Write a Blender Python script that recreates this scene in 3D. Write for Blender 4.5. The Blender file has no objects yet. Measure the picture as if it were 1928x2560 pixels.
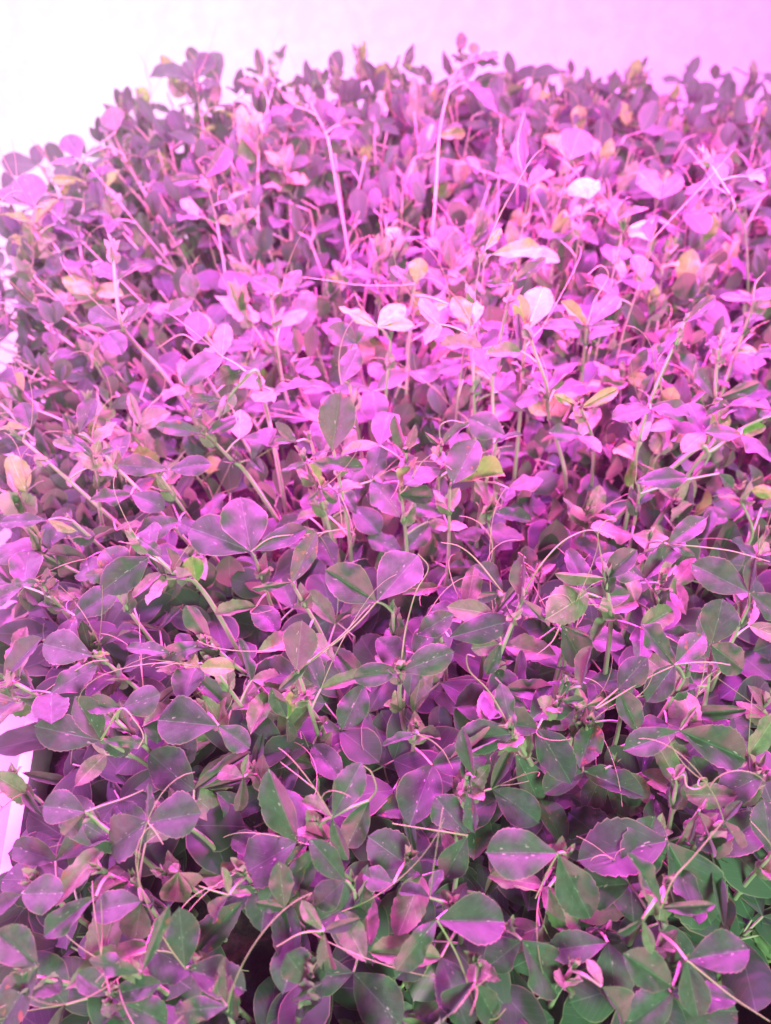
import bpy, math, random
import numpy as np
from mathutils import Vector, Matrix

S = bpy.context.scene
COL = S.collection
rad = math.radians
rng = random.Random(7)

# ------------------------------------------------------------------ camera
CAM_Z, PITCH, VFOV = 0.50, 44.0, 66.0
cd = bpy.data.cameras.new('camera')
cam = bpy.data.objects.new('camera', cd)
COL.objects.link(cam)
cam.location = (0, 0, CAM_Z)
cam.rotation_euler = (rad(90 - PITCH), 0, 0)
cd.sensor_fit = 'VERTICAL'
cd.sensor_height = 24
cd.lens = 12 / math.tan(rad(VFOV / 2))
cd.clip_start = 0.01
cd.clip_end = 50
cd.dof.use_dof = True
cd.dof.focus_distance = 0.43
cd.dof.aperture_fstop = 4.2
S.camera = cam

# ------------------------------------------------------------------ world, lamps, exposure
w = bpy.data.worlds.new('World')
S.world = w
w.use_nodes = True
w.node_tree.nodes['Background'].inputs[0].default_value = (0.75, 1.0, 0.80, 1)
w.node_tree.nodes['Background'].inputs[1].default_value = 0.03


def lamp(name, loc, target, power, color, sx, sy=None, spread=180):
    l = bpy.data.lights.new(name, 'AREA')
    l.energy = power
    l.color = color
    l.shape = 'RECTANGLE'
    l.size = sx
    l.size_y = sy or sx
    l.spread = rad(spread)
    o = bpy.data.objects.new(name, l)
    COL.objects.link(o)
    o.location = loc
    d = Vector(target) - Vector(loc)
    o.rotation_euler = d.to_track_quat('-Z', 'Y').to_euler()
    return o


# grow lamp: separate red, blue and pink emitters on one bar above the tray
RED, BLUE, PINK = (1.0, 0.015, 0.16), (0.26, 0.03, 1.0), (1.0, 0.06, 0.84)
for i, x in enumerate([-0.24, -0.17, -0.10, -0.03, 0.04, 0.11, 0.18, 0.25, 0.32, 0.39, 0.46]):
    c, p = [(PINK, 5.0), (BLUE, 2.3), (PINK, 5.0), (RED, 4.2)][i % 4]
    lamp('grow_lamp', (x, 0.63, 0.51), (x, 0.58, 0.0), p * (0.7 if i < 2 else 1.25 if 4 < i < 9 else 1), c, 0.05, 0.02, 144)
lamp('rim_fill', (0.10, 1.00, 0.62), (0.0, 0.22, 0.10), 10.0, (1.0, 0.05, 0.78), 0.30, 0.03, 66)  # added light with no fixture, grazes tilted leaves from behind
lamp('wall_fill', (-0.50, 1.08, 0.75), (-0.50, 1.35, 0.30), 13.0, (1.0, 0.80, 0.98), 0.3, 0.05)  # this and the next two: added lights, only to brighten and tint the board
lamp('wall_fill', (0.22, 1.12, 0.85), (0.22, 1.35, 0.48), 0.9, (1.0, 0.7, 0.98), 0.15, 0.05)
lamp('wall_fill', (0.18, 1.16, 0.44), (0.24, 1.35, 0.20), 15.0, (1.0, 0.08, 0.95), 0.9, 0.04)
for y, c, p in [(0.0, (1.0, 0.14, 0.93), 1.8), (0.18, PINK, 3.6), (0.38, (1.0, 0.14, 0.90), 7.5), (0.50, BLUE, 1.6), (0.60, RED, 1.8), (0.72, (1.0, 0.45, 0.95), 2.5)]:
    lamp('side_fill', (-0.62, y, 0.46), (-0.36, y, 0.0), p * 1.8, c, 0.05, 0.10)  # added fill, no real lamps here: whitens the table, pinks the left shoots
# daylight from the room, in front and to the right
lamp('room_light', (0.55, -1.05, 1.15), (0.10, 0.20, 0.10), 54.0, (0.74, 1.0, 0.74), 0.6)

S.view_settings.view_transform = 'Standard'
S.view_settings.look = 'None'
S.view_settings.gamma = 1
S.view_settings.exposure = 0
S.render.resolution_x, S.render.resolution_y = 771, 1024
S.render.engine = 'CYCLES'
S.cycles.max_bounces = 8
S.cycles.diffuse_bounces = 5
S.cycles.transmission_bounces = 5


# ------------------------------------------------------------------ materials
def newmat(name):
    m = bpy.data.materials.new(name)
    m.use_nodes = True
    nt = m.node_tree
    nt.nodes.clear()
    return m, nt


def N(nt, t, **kw):
    n = nt.nodes.new(t)
    for k, v in kw.items():
        setattr(n, k, v)
    return n


def L(nt, a, b):
    nt.links.new(a, b)


def math_n(nt, op, a, b=None, c=None, clamp=False):
    n = N(nt, 'ShaderNodeMath', operation=op, use_clamp=clamp)
    for i, v in enumerate((a, b, c)):
        if v is None:
            continue
        if isinstance(v, (int, float)):
            n.inputs[i].default_value = v
        else:
            L(nt, v, n.inputs[i])
    return n.outputs[0]


def mix_c(nt, f, a, b):
    n = N(nt, 'ShaderNodeMix', data_type='RGBA')
    for s, v in ((n.inputs[0], f), (n.inputs[6], a), (n.inputs[7], b)):
        if isinstance(v, (int, float)):
            s.default_value = v
        elif isinstance(v, tuple):
            s.default_value = (*v, 1)
        else:
            L(nt, v, s)
    return n.outputs[2]


def smooth(nt, x, a, b, lo=0.0, hi=1.0):
    n = N(nt, 'ShaderNodeMapRange', interpolation_type='SMOOTHSTEP')
    L(nt, x, n.inputs[0])
    for i, v in zip((1, 2, 3, 4), (a, b, lo, hi)):
        n.inputs[i].default_value = v
    return n.outputs[0]


def leaf_material(name, c1, c2, back, transl=0.30, tcol=(0.22, 0.42, 0.12)):
    m, nt = newmat(name)
    out = N(nt, 'ShaderNodeOutputMaterial')
    uv = N(nt, 'ShaderNodeUVMap', uv_map='UVMap')
    sep = N(nt, 'ShaderNodeSeparateXYZ')
    L(nt, uv.outputs[0], sep.inputs[0])
    x = math_n(nt, 'ABSOLUTE', math_n(nt, 'SUBTRACT', sep.outputs[0], 0.5))
    v = sep.outputs[1]
    info = N(nt, 'ShaderNodeObjectInfo')
    tc = N(nt, 'ShaderNodeTexCoord')
    # per-leaf noise
    off = N(nt, 'ShaderNodeVectorMath', operation='ADD')
    L(nt, tc.outputs['Object'], off.inputs[0])
    cmb = N(nt, 'ShaderNodeCombineXYZ')
    r50 = math_n(nt, 'MULTIPLY', info.outputs['Random'], 50.0)
    L(nt, r50, cmb.inputs[0]); L(nt, r50, cmb.inputs[2])
    L(nt, cmb.outputs[0], off.inputs[1])
    nz = N(nt, 'ShaderNodeTexNoise')
    nz.inputs['Scale'].default_value = 3.0
    nz.inputs['Detail'].default_value = 3
    L(nt, off.outputs[0], nz.inputs['Vector'])
    fac = math_n(nt, 'ADD', math_n(nt, 'MULTIPLY', info.outputs['Random'], 0.7),
                 math_n(nt, 'MULTIPLY', nz.outputs[0], 0.45), clamp=True)
    base = mix_c(nt, fac, c1, c2)
    # veins: midrib plus slanting side veins
    mid = smooth(nt, x, 0.003, 0.012, 1, 0)
    ph = math_n(nt, 'FRACT', math_n(nt, 'MULTIPLY', math_n(nt, 'SUBTRACT', v, math_n(nt, 'MULTIPLY', x, 1.25)), 7.0))
    sv = math_n(nt, 'ABSOLUTE', math_n(nt, 'SUBTRACT', ph, 0.5))
    side = smooth(nt, sv, 0.0, 0.06, 1, 0)
    nz2 = N(nt, 'ShaderNodeTexNoise')
    nz2.inputs['Scale'].default_value = 9.0
    L(nt, off.outputs[0], nz2.inputs['Vector'])
    side = math_n(nt, 'MULTIPLY', side, smooth(nt, nz2.outputs[0], 0.40, 0.62, 0, 0.55))
    veins = math_n(nt, 'MAXIMUM', math_n(nt, 'MULTIPLY', mid, 0.6), math_n(nt, 'MULTIPLY', side, 0.85))
    base = mix_c(nt, veins, base, tuple(min(1, k * 1.9) for k in c2))
    mot = N(nt, 'ShaderNodeTexNoise')
    mot.inputs['Scale'].default_value = 5.5
    mot.inputs['Detail'].default_value = 5
    mot.inputs['Roughness'].default_value = 0.65
    L(nt, off.outputs[0], mot.inputs['Vector'])
    base = mix_c(nt, smooth(nt, mot.outputs[0], 0.38, 0.68, 0.0, 0.45), base, tuple(k * 0.45 for k in c1))
    brn = math_n(nt, 'MULTIPLY', smooth(nt, mot.outputs[0], 0.56, 0.66, 0, 0.8), smooth(nt, info.outputs['Random'], 0.86, 0.90, 0, 1))
    base = mix_c(nt, brn, base, (0.26, 0.17, 0.07))
    # pale flecks near the midrib
    mp = N(nt, 'ShaderNodeMapping')
    mp.inputs['Scale'].default_value = (26, 9, 26)
    mp.inputs['Rotation'].default_value = (0, 0, 0.25)
    L(nt, off.outputs[0], mp.inputs['Vector'])
    nz3 = N(nt, 'ShaderNodeTexNoise')
    nz3.inputs['Scale'].default_value = 1.0
    nz3.inputs['Detail'].default_value = 1
    L(nt, mp.outputs[0], nz3.inputs['Vector'])
    fl = math_n(nt, 'MULTIPLY', smooth(nt, nz3.outputs[0], 0.69, 0.74, 0, 1), smooth(nt, x, 0.03, 0.16, 0.7, 0.0))
    base = mix_c(nt, fl, base, (0.42, 0.50, 0.38))
    # thin pale margin
    at = N(nt, 'ShaderNodeAttribute', attribute_name='edge')
    ed = smooth(nt, at.outputs['Fac'], 0.93, 1.0, 0, 0.55)
    base = mix_c(nt, ed, base, (0.34, 0.38, 0.20))
    geo = N(nt, 'ShaderNodeNewGeometry')
    base = mix_c(nt, geo.outputs['Backfacing'], base, mix_c(nt, math_n(nt, 'MULTIPLY', veins, 0.7), back, (0.36, 0.42, 0.28)))
    p = N(nt, 'ShaderNodeBsdfPrincipled')
    L(nt, base, p.inputs['Base Color'])
    p.inputs['Roughness'].default_value = 0.62
    p.inputs['Specular IOR Level'].default_value = 0.26
    bump = N(nt, 'ShaderNodeBump')
    bump.inputs['Strength'].default_value = 0.35
    bump.inputs['Distance'].default_value = 0.0009
    hgt = math_n(nt, 'SUBTRACT', math_n(nt, 'MULTIPLY', nz2.outputs[0], 0.5), math_n(nt, 'MULTIPLY', veins, 0.6))
    L(nt, hgt, bump.inputs['Height'])
    L(nt, bump.outputs[0], p.inputs['Normal'])
    t = N(nt, 'ShaderNodeBsdfTranslucent')
    L(nt, mix_c(nt, 0.35, tcol, base), t.inputs[0])
    mx = N(nt, 'ShaderNodeMixShader')
    mx.inputs[0].default_value = transl
    L(nt, p.outputs[0], mx.inputs[1]); L(nt, t.outputs[0], mx.inputs[2])
    L(nt, mx.outputs[0], out.inputs[0])
    return m


def simple_material(name, c1, c2, rough=0.5, scale=60, transl=0.0, spec=0.4, bumpd=0.0):
    m, nt = newmat(name)
    out = N(nt, 'ShaderNodeOutputMaterial')
    tc = N(nt, 'ShaderNodeTexCoord')
    nz = N(nt, 'ShaderNodeTexNoise')
    nz.inputs['Scale'].default_value = scale
    nz.inputs['Detail'].default_value = 4
    L(nt, tc.outputs['Object'], nz.inputs['Vector'])
    f = smooth(nt, nz.outputs[0], 0.35, 0.65)
    p = N(nt, 'ShaderNodeBsdfPrincipled')
    c = mix_c(nt, f, c1, c2)
    L(nt, c, p.inputs['Base Color'])
    p.inputs['Roughness'].default_value = rough
    p.inputs['Specular IOR Level'].default_value = spec
    if bumpd:
        b = N(nt, 'ShaderNodeBump')
        b.inputs['Strength'].default_value = 1
        b.inputs['Distance'].default_value = bumpd
        L(nt, nz.outputs[0], b.inputs['Height'])
        L(nt, b.outputs[0], p.inputs['Normal'])
    if transl:
        t = N(nt, 'ShaderNodeBsdfTranslucent')
        L(nt, c, t.inputs[0])
        mx = N(nt, 'ShaderNodeMixShader')
        mx.inputs[0].default_value = transl
        L(nt, p.outputs[0], mx.inputs[1]); L(nt, t.outputs[0], mx.inputs[2])
        L(nt, mx.outputs[0], out.inputs[0])
    else:
        L(nt, p.outputs[0], out.inputs[0])
    return m


M_LEAF = leaf_material('pea_leaf', (0.036, 0.100, 0.050), (0.072, 0.160, 0.082), (0.19, 0.27, 0.18))
M_YOUNG = leaf_material('pea_leaf_young', (0.13, 0.24, 0.10), (0.20, 0.34, 0.15), (0.22, 0.33, 0.19), 0.36)
M_STEM = simple_material('pea_stem', (0.28, 0.36, 0.20), (0.38, 0.44, 0.27), 0.42, 40, 0.15)
M_TENDRIL = simple_material('pea_tendril', (0.22, 0.31, 0.12), (0.32, 0.40, 0.18), 0.45, 40, 0.15)
M_TABLE = simple_material('white_laminate', (0.78, 0.78, 0.78), (0.86, 0.86, 0.86), 0.6, 14, bumpd=0.0015)
M_WALL = simple_material('white_board', (0.31, 0.31, 0.32), (0.34, 0.34, 0.35), 0.7, 38, bumpd=0.0015)
M_YELLOW = leaf_material('pea_leaf_yellowing', (0.14, 0.34, 0.06), (0.20, 0.42, 0.09), (0.20, 0.40, 0.12), 0.34, (0.20, 0.55, 0.08))
M_TRAY = simple_material('white_plastic', (0.62, 0.60, 0.62), (0.74, 0.72, 0.74), 0.4, 30)
M_SOIL = simple_material('dark_soil', (0.006, 0.004, 0.003), (0.028, 0.018, 0.014), 0.9, 180, bumpd=0.004)


# ------------------------------------------------------------------ mesh helpers
def build_mesh(name, V, F, mat, uv=None, edge=None, sm=True):
    me = bpy.data.meshes.new(name)
    V = np.asarray(V, np.float32)
    F = np.asarray(F, np.int32)
    nf, k = F.shape
    me.vertices.add(len(V))
    me.vertices.foreach_set('co', V.ravel())
    me.loops.add(nf * k)
    me.loops.foreach_set('vertex_index', F.ravel())
    me.polygons.add(nf)
    me.polygons.foreach_set('loop_start', np.arange(0, nf * k, k, dtype=np.int32))
    me.polygons.foreach_set('loop_total', np.full(nf, k, np.int32))
    me.polygons.foreach_set('use_smooth', np.full(nf, sm, bool))
    if uv is not None:
        l = me.uv_layers.new(name='UVMap')
        l.data.foreach_set('uv', np.asarray(uv, np.float32)[F.ravel()].ravel())
    if edge is not None:
        a = me.attributes.new('edge', 'FLOAT', 'POINT')
        a.data.foreach_set('value', np.asarray(edge, np.float32))
    me.materials.append(mat)
    me.update()
    return me


def link(name, data, parent=None, mat=None):
    o = bpy.data.objects.new(name, data)
    COL.objects.link(o)
    if parent is not None:
        o.parent = parent
    if mat is not None:
        o.matrix_local = mat
    return o


def leaf_arrays(r, nv=26, nu=8, W=0.34, p=0.85, q=0.62, fold=0.35, bend=0.3, cup=0.15, wave=0.05,
                teeth=9, tooth=0.10, t0=0.35, asym=0.0, twist=0.0, roll=0.0):
    """A leaflet of length 1 along +Y, upper side +Z."""
    t = np.linspace(0, 1, nv + 1)
    v = 0.55 * t + 0.45 * (1 - np.cos(np.pi * t)) / 2
    vv = np.clip(v, 0, 1)
    prof = np.sin(np.pi * vv ** p) ** q
    prof[0] = 0.02
    prof[-1] = 0.0
    # blunt squared apex
    u = np.linspace(-1, 1, nu + 1)
    ph = r.uniform(0, 6.28)
    ph2 = r.uniform(0, 6.28)
    ang = bend * (v ** 1.3)
    dy = np.cos(ang); dz = -np.sin(ang)
    cy = np.concatenate([[0], np.cumsum((dy[1:] + dy[:-1]) / 2 * np.diff(v))])
    cz = np.concatenate([[0], np.cumsum((dz[1:] + dz[:-1]) / 2 * np.diff(v))])
    V = []; UV = []; E = []
    for i in range(nv + 1):
        saw = ((v[i] * teeth + 0.2) % 1.0)
        env = min(1, max(0, (v[i] - t0) / 0.15))
        tw = twist * v[i]
        ca, sa = math.cos(ang[i]), math.sin(ang[i])
        for j in range(nu + 1):
            s = 1 if u[j] >= 0 else -1
            a = abs(u[j])
            ww = W * prof[i] * (1 + asym * s)
            k = 1 - tooth * env * saw * max(0, a - 0.75) / 0.25
            xf = ww * a * k
            f = fold + roll * a * a
            x = s * xf * math.cos(f)
            z = xf * math.sin(f) - cup * (xf ** 2) / max(W, .01) * 1.2
            z += wave * a * a * prof[i] * (math.sin(v[i] * 9 + ph + s) + 0.6 * math.sin(v[i] * 17 + ph2 * s))
            # apex notch/point
            yo = (0.035 * (1 - a) if i == nv else 0)
            x2 = x * math.cos(tw) - z * math.sin(tw)
            z2 = x * math.sin(tw) + z * math.cos(tw)
            V.append((x2, cy[i] + yo + z2 * sa, cz[i] + z2 * ca))
            UV.append((0.5 + s * xf, v[i])); E.append(a)
    F = []
    n1 = nu + 1
    for i in range(nv):
        for j in range(nu):
            a = i * n1 + j
            F.append((a, a + 1, a + 1 + n1, a + n1))
    return np.array(V, np.float32), np.array(F, np.int32), np.array(UV, np.float32), np.array(E, np.float32)


def tube_arrays(pts, radii, ns=7):
    P = np.array(pts, float)
    n = len(P)
    T = np.gradient(P, axis=0)
    T /= np.linalg.norm(T, axis=1)[:, None] + 1e-12
    up = np.array([0.31, 0.22, 0.9]) if abs(T[0][2]) < 0.8 else np.array([1.0, 0.1, 0.05])
    A = np.cross(T[0], up); A /= np.linalg.norm(A)
    V = []
    for i in range(n):
        A = A - T[i] * A.dot(T[i]); A /= np.linalg.norm(A) + 1e-12
        B = np.cross(T[i], A)
        for k in range(ns):
            c, s = math.cos(2 * math.pi * k / ns), math.sin(2 * math.pi * k / ns)
            V.append(P[i] + radii[i] * (c * A + s * B))
    F = []
    for i in range(n - 1):
        for k in range(ns):
            a = i * ns + k; b = i * ns + (k + 1) % ns
            F.append((a, b, b + ns, a + ns))
    return np.array(V), np.array(F)


def spline(ctrl, n):
    """Catmull-Rom through control points."""
    P = [np.array(c, float) for c in ctrl]
    if len(P) == 2:
        return [P[0] + (P[1] - P[0]) * k / n for k in range(n + 1)]
    P = [2 * P[0] - P[1]] + P + [2 * P[-1] - P[-2]]
    out = []
    m = len(P) - 3
    for k in range(n + 1):
        s = k / n * m
        i = min(int(s), m - 1); t = s - i
        p0, p1, p2, p3 = P[i:i + 4]
        out.append(0.5 * (2 * p1 + (p2 - p0) * t + (2 * p0 - 5 * p1 + 4 * p2 - p3) * t * t + (3 * p1 - p0 - 3 * p2 + p3) * t ** 3))
    return out


def join_arrays(items):
    Vs, Fs, o = [], [], 0
    for V, F in items:
        Vs.append(V); Fs.append(F + o); o += len(V)
    return np.concatenate(Vs), np.concatenate(Fs)


# leaflet library
r0 = random.Random(3)
LIB = {}
def lib_add(kind, mat, n, **fn):
    lst = []
    for i in range(n):
        kw = {k: (f(r0) if callable(f) else f) for k, f in fn.items()}
        V, F, UV, E = leaf_arrays(r0, **kw)
        lst.append((V, F, UV, E, build_mesh('leaflet', V, F, mat, UV, E)))
    LIB[kind] = lst
U = lambda a, b: (lambda r: r.uniform(a, b))
lib_add('open', M_LEAF, 22, nv=30, nu=8, W=U(.31, .42), p=U(1.1, 1.55), q=U(.58, .74), fold=U(.18, .62), bend=U(-.1, .7), cup=U(0, .4),
        wave=U(.02, .07), teeth=U(9, 13), tooth=U(.05, .14), t0=U(.2, .5), asym=U(-.1, .1), twist=U(-.25, .25))
lib_add('folded', M_LEAF, 14, nv=30, nu=8, W=U(.28, .38), p=U(.85, 1.2), q=U(.6, .75), fold=U(.65, 1.25), bend=U(-.1, .6), cup=U(0, .5),
        wave=U(.02, .07), teeth=U(8, 12), tooth=U(.06, .14), t0=U(.2, .5), asym=U(-.1, .1), twist=U(-.4, .4))
lib_add('curled', M_LEAF, 8, nv=30, nu=8, W=U(.28, .36), p=U(.85, 1.1), q=U(.6, .75), fold=U(.2, .6), bend=U(.6, 1.6), cup=U(.2, .9),
        wave=U(.05, .10), teeth=U(8, 12), tooth=U(.06, .14), t0=U(.2, .5), asym=U(-.1, .1), twist=U(-.8, .8))
lib_add('young', M_YOUNG, 12, nv=26, nu=6, W=U(.26, .36), p=U(.85, 1.1), q=U(.6, .75), fold=U(.2, .9), bend=U(-.1, .6), cup=U(0, .4),
        wave=U(.01, .05), teeth=U(7, 10), tooth=U(.08, .18), t0=U(.2, .5), asym=U(-.1, .1), twist=U(-.3, .3))
lib_add('slim', M_LEAF, 16, nv=26, nu=6, W=U(.20, .30), p=U(.95, 1.3), q=U(.65, .85), fold=U(.2, .95), bend=U(-.2, .8), cup=U(0, .4),
        wave=U(.02, .07), teeth=U(8, 12), tooth=U(.08, .18), t0=U(.2, .5), asym=U(-.1, .1), twist=U(-.5, .5))
lib_add('lowslim', M_LEAF, 14, nv=10, nu=4, W=U(.22, .32), p=U(.95, 1.3), q=U(.6, .8), fold=U(.1, .9), bend=U(-.2, .9), cup=U(0, .4),
        wave=U(.01, .05), teeth=1, tooth=0.0, t0=.5, asym=0, twist=U(-.5, .5))
lib_add('yellow', M_YELLOW, 12, nv=26, nu=6, W=U(.28, .38), p=U(1.0, 1.4), q=U(.58, .72), fold=U(.1, .8), bend=U(-.1, .6), cup=U(0, .4),
        wave=U(.02, .05), teeth=U(7, 10), tooth=U(.06, .15), t0=U(.2, .5), asym=U(-.1, .1), twist=U(-.3, .3))
lib_add('lowpoly', M_LEAF, 14, nv=10, nu=4, W=U(.30, .40), p=U(1.1, 1.5), q=U(.55, .7), fold=U(.05, .6), bend=U(-.1, .9), cup=U(0, .4),
        wave=U(.01, .04), teeth=1, tooth=0.0, t0=.5, asym=0, twist=U(-.3, .3))


def stipule_arrays(r, young=False):
    """Two toothed half-hearts clasping the stem; stem axis +Z, size 1."""
    items = []; UV = []; E = []
    for s in (-1, 1):
        V, F, uv, e = leaf_arrays(r, nv=20, nu=4, W=r.uniform(.25, .33), p=r.uniform(.55, .7), q=.7, fold=r.uniform(.1, .5),
                                  bend=r.uniform(-.3, .5), cup=.2, wave=.05, teeth=9, tooth=.22, t0=-.1)
        # shift so the lobe wraps below the node, stand it up and open it outwards
        V = V - np.array([0, 0.18, 0])
        open_ = r.uniform(.25, .9)
        Mx = Matrix.Rotation(s * 0.9 + r.uniform(-.2, .2), 3, 'Z') @ Matrix.Translation((0, 0, 0)).to_3x3()
        Mx = Mx @ Matrix.Rotation(math.pi / 2 - open_, 3, 'X')
        V = V + np.array([s * 0.10, 0, 0])
        V = V @ np.array(Mx).T
        items.append((V, F)); UV.append(uv); E.append(e)
    V, F = join_arrays(items)
    return V, F, np.concatenate(UV), np.concatenate(E)
LIB['stipule'] = []
for i in range(12):
    a = stipule_arrays(r0)
    LIB['stipule'].append((*a, build_mesh('stipule', a[0], a[1], (M_LEAF, M_YOUNG)[i % 2], a[2], a[3])))


def tip_arrays(r):
    items = []; UV = []; E = []
    for k in range(r.choice([4, 5, 6])):
        V, F, uv, e = leaf_arrays(r, nv=14, nu=4, W=r.uniform(.24, .34), fold=r.uniform(.6, 1.3), bend=r.uniform(-.4, .3), teeth=7, tooth=.15)
        sc = r.uniform(.5, 1.0)
        Mx = Matrix.Rotation(k * 2.4 + r.uniform(-.4, .4), 3, 'Z') @ Matrix.Rotation(math.pi / 2 - r.uniform(.05, .55), 3, 'X')
        V = (V * sc) @ np.array(Mx).T + np.array([0, 0, 0.06 * k])
        items.append((V, F)); UV.append(uv); E.append(e)
    V, F = join_arrays(items)
    return V, F, np.concatenate(UV), np.concatenate(E)
LIB['tip'] = []
for i in range(12):
    a = tip_arrays(r0)
    LIB['tip'].append((*a, build_mesh('shoot_tip', a[0], a[1], M_YOUNG, a[2], a[3])))


# ------------------------------------------------------------------ pixel <-> world (photo pixels 1928 x 2560)
cp, sp = math.cos(rad(PITCH)), math.sin(rad(PITCH))
TV = math.tan(rad(VFOV / 2))
def ray(px, py):
    x = (px - 964) / 1280 * TV
    y = (1280 - py) / 1280 * TV
    return np.array([x, cp + y * sp, -sp + y * cp])
def at(px, py, z):
    d = ray(px, py)
    return np.array([0, 0, CAM_Z]) + d * ((z - CAM_Z) / d[2])
def at_depth(px, py, dep):
    return np.array([0, 0, CAM_Z]) + ray(px, py) * dep


def frame(origin, d, nrm, length, width=None):
    """matrix with local Y along d, local Z near nrm"""
    y = Vector(d).normalized()
    z = Vector(nrm)
    z = z - y * z.dot(y)
    if z.length < 1e-4:
        z = Vector((0, 1, 0.3)) - y * y.dot(Vector((0, 1, 0.3)))
    z.normalize()
    x = y.cross(z)
    m = Matrix((x, y, z)).transposed().to_4x4()
    return Matrix.Translation(Vector(origin)) @ m @ Matrix.Diagonal((width or length, length, length, 1))


def canopy(y, x=0.0):
    h = float(np.interp(y, [0.0, 0.12, 0.30, 0.50, 0.62, 0.90, 1.0], [0.085, 0.095, 0.13, 0.16, 0.195, 0.265, 0.27]))
    ta = to_tray(x, y)[0]
    h -= .11 * max(0, 1 - ta / .17) ** 1.5 * max(0, min(1, (y - .6) / .25))
    h -= .02 * max(0, min(1, (y - .8) / .1))
    return h - max(0, min(1, (x - .05) / .35)) * max(0, min(1, (y - .5) / .4)) * .05


# ------------------------------------------------------------------ one pea shoot
def tendril_arrays(r, base, d, length, side):
    d = Vector(d).normalized()
    items = []
    x = d.orthogonal().normalized()
    x.rotate(Matrix.Rotation(r.uniform(0, 6.28), 3, d))
    y = d.cross(x)
    pts = []
    n = 16
    curl = r.uniform(0.3, 1.3); hook = r.uniform(0, 3.5)
    pos = Vector(base); dirv = d.copy()
    ang = 0
    for i in range(n + 1):
        pts.append(tuple(pos))
        t = i / n
        a = (curl + (hook * max(0, t - .6) * 5)) / n
        dirv.rotate(Matrix.Rotation(a, 3, y))
        dirv += Vector((0, 0, -0.012))
        dirv.normalize()
        pos = pos + dirv * (length / n)
    rr = [0.00034 * (1 - 0.55 * i / n) for i in range(n + 1)]
    items.append(tube_arrays(pts, rr, 5))
    if r.random() < 0.5:
        for s in (-1, 1):
            k = r.randint(2, 6)
            b = Vector(pts[k]); dd = (Vector(pts[k + 1]) - b).normalized() + x * s * r.uniform(.5, .9) + y * r.uniform(-.3, .3)
            dd.normalize(); q = []
            bend = r.uniform(-2.5, 2.5)
            for i in range(11):
                q.append(tuple(b)); dd.rotate(Matrix.Rotation(bend / 10, 3, y)); b = b + dd * (length * .5 / 10)
            items.append(tube_arrays(q, [0.00032 * (1 - .5 * i / 10) for i in range(11)], 5))
    return join_arrays(items)


COUNT = dict(shoots=0)
def add_leaf(root, r, node, petdir, petlen, size, kinds, up, tendril=True, near=True, droop=0.0, upright=False):
    pd = Vector(petdir).normalized()
    node = Vector(node)
    end = node + pd * petlen + Vector((0, 0, -droop * petlen))
    midp = (node + end) / 2 + Vector((0, 0, petlen * 0.07))
    V, F = tube_arrays(spline([node, midp, end], 6), [.00075] * 3 + [.00062] * 4, 6)
    lf = link('leaf', build_mesh('leaf', V, F, M_STEM), root)
    pairs = 1
    upv = Vector(up)
    side = pd.cross(upv).normalized()
    for s in (-1, 1):
        d = side * s * r.uniform(.75, 1.1) + pd * r.uniform(.35, .9) + Vector((0, 0, r.uniform(-.30, .30)))
        if upright and r.random() < .42:
            d = Vector((r.uniform(-.5, .5), r.uniform(-.4, .4), 1)); upv2 = Vector((r.uniform(-.7, .7), -1, .3))
        else:
            upv2 = upv
        nn = upv2 + side * s * r.uniform(-.35, .35) + pd * r.uniform(-.35, .35)
        k = r.choice(kinds)
        src = LIB[k][r.randrange(len(LIB[k]))]
        ln = size * r.uniform(.85, 1.12)
        link('leaflet', src[4], lf, frame(end, d, nn, ln, ln * r.uniform(.88, 1.08)))
    if tendril:
        V, F = tendril_arrays(r, end, pd + Vector((0, 0, .35)), r.uniform(.03, .085), side)
        link('tendril', build_mesh('tendril', V, F, M_TENDRIL), lf)
    return lf


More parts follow.
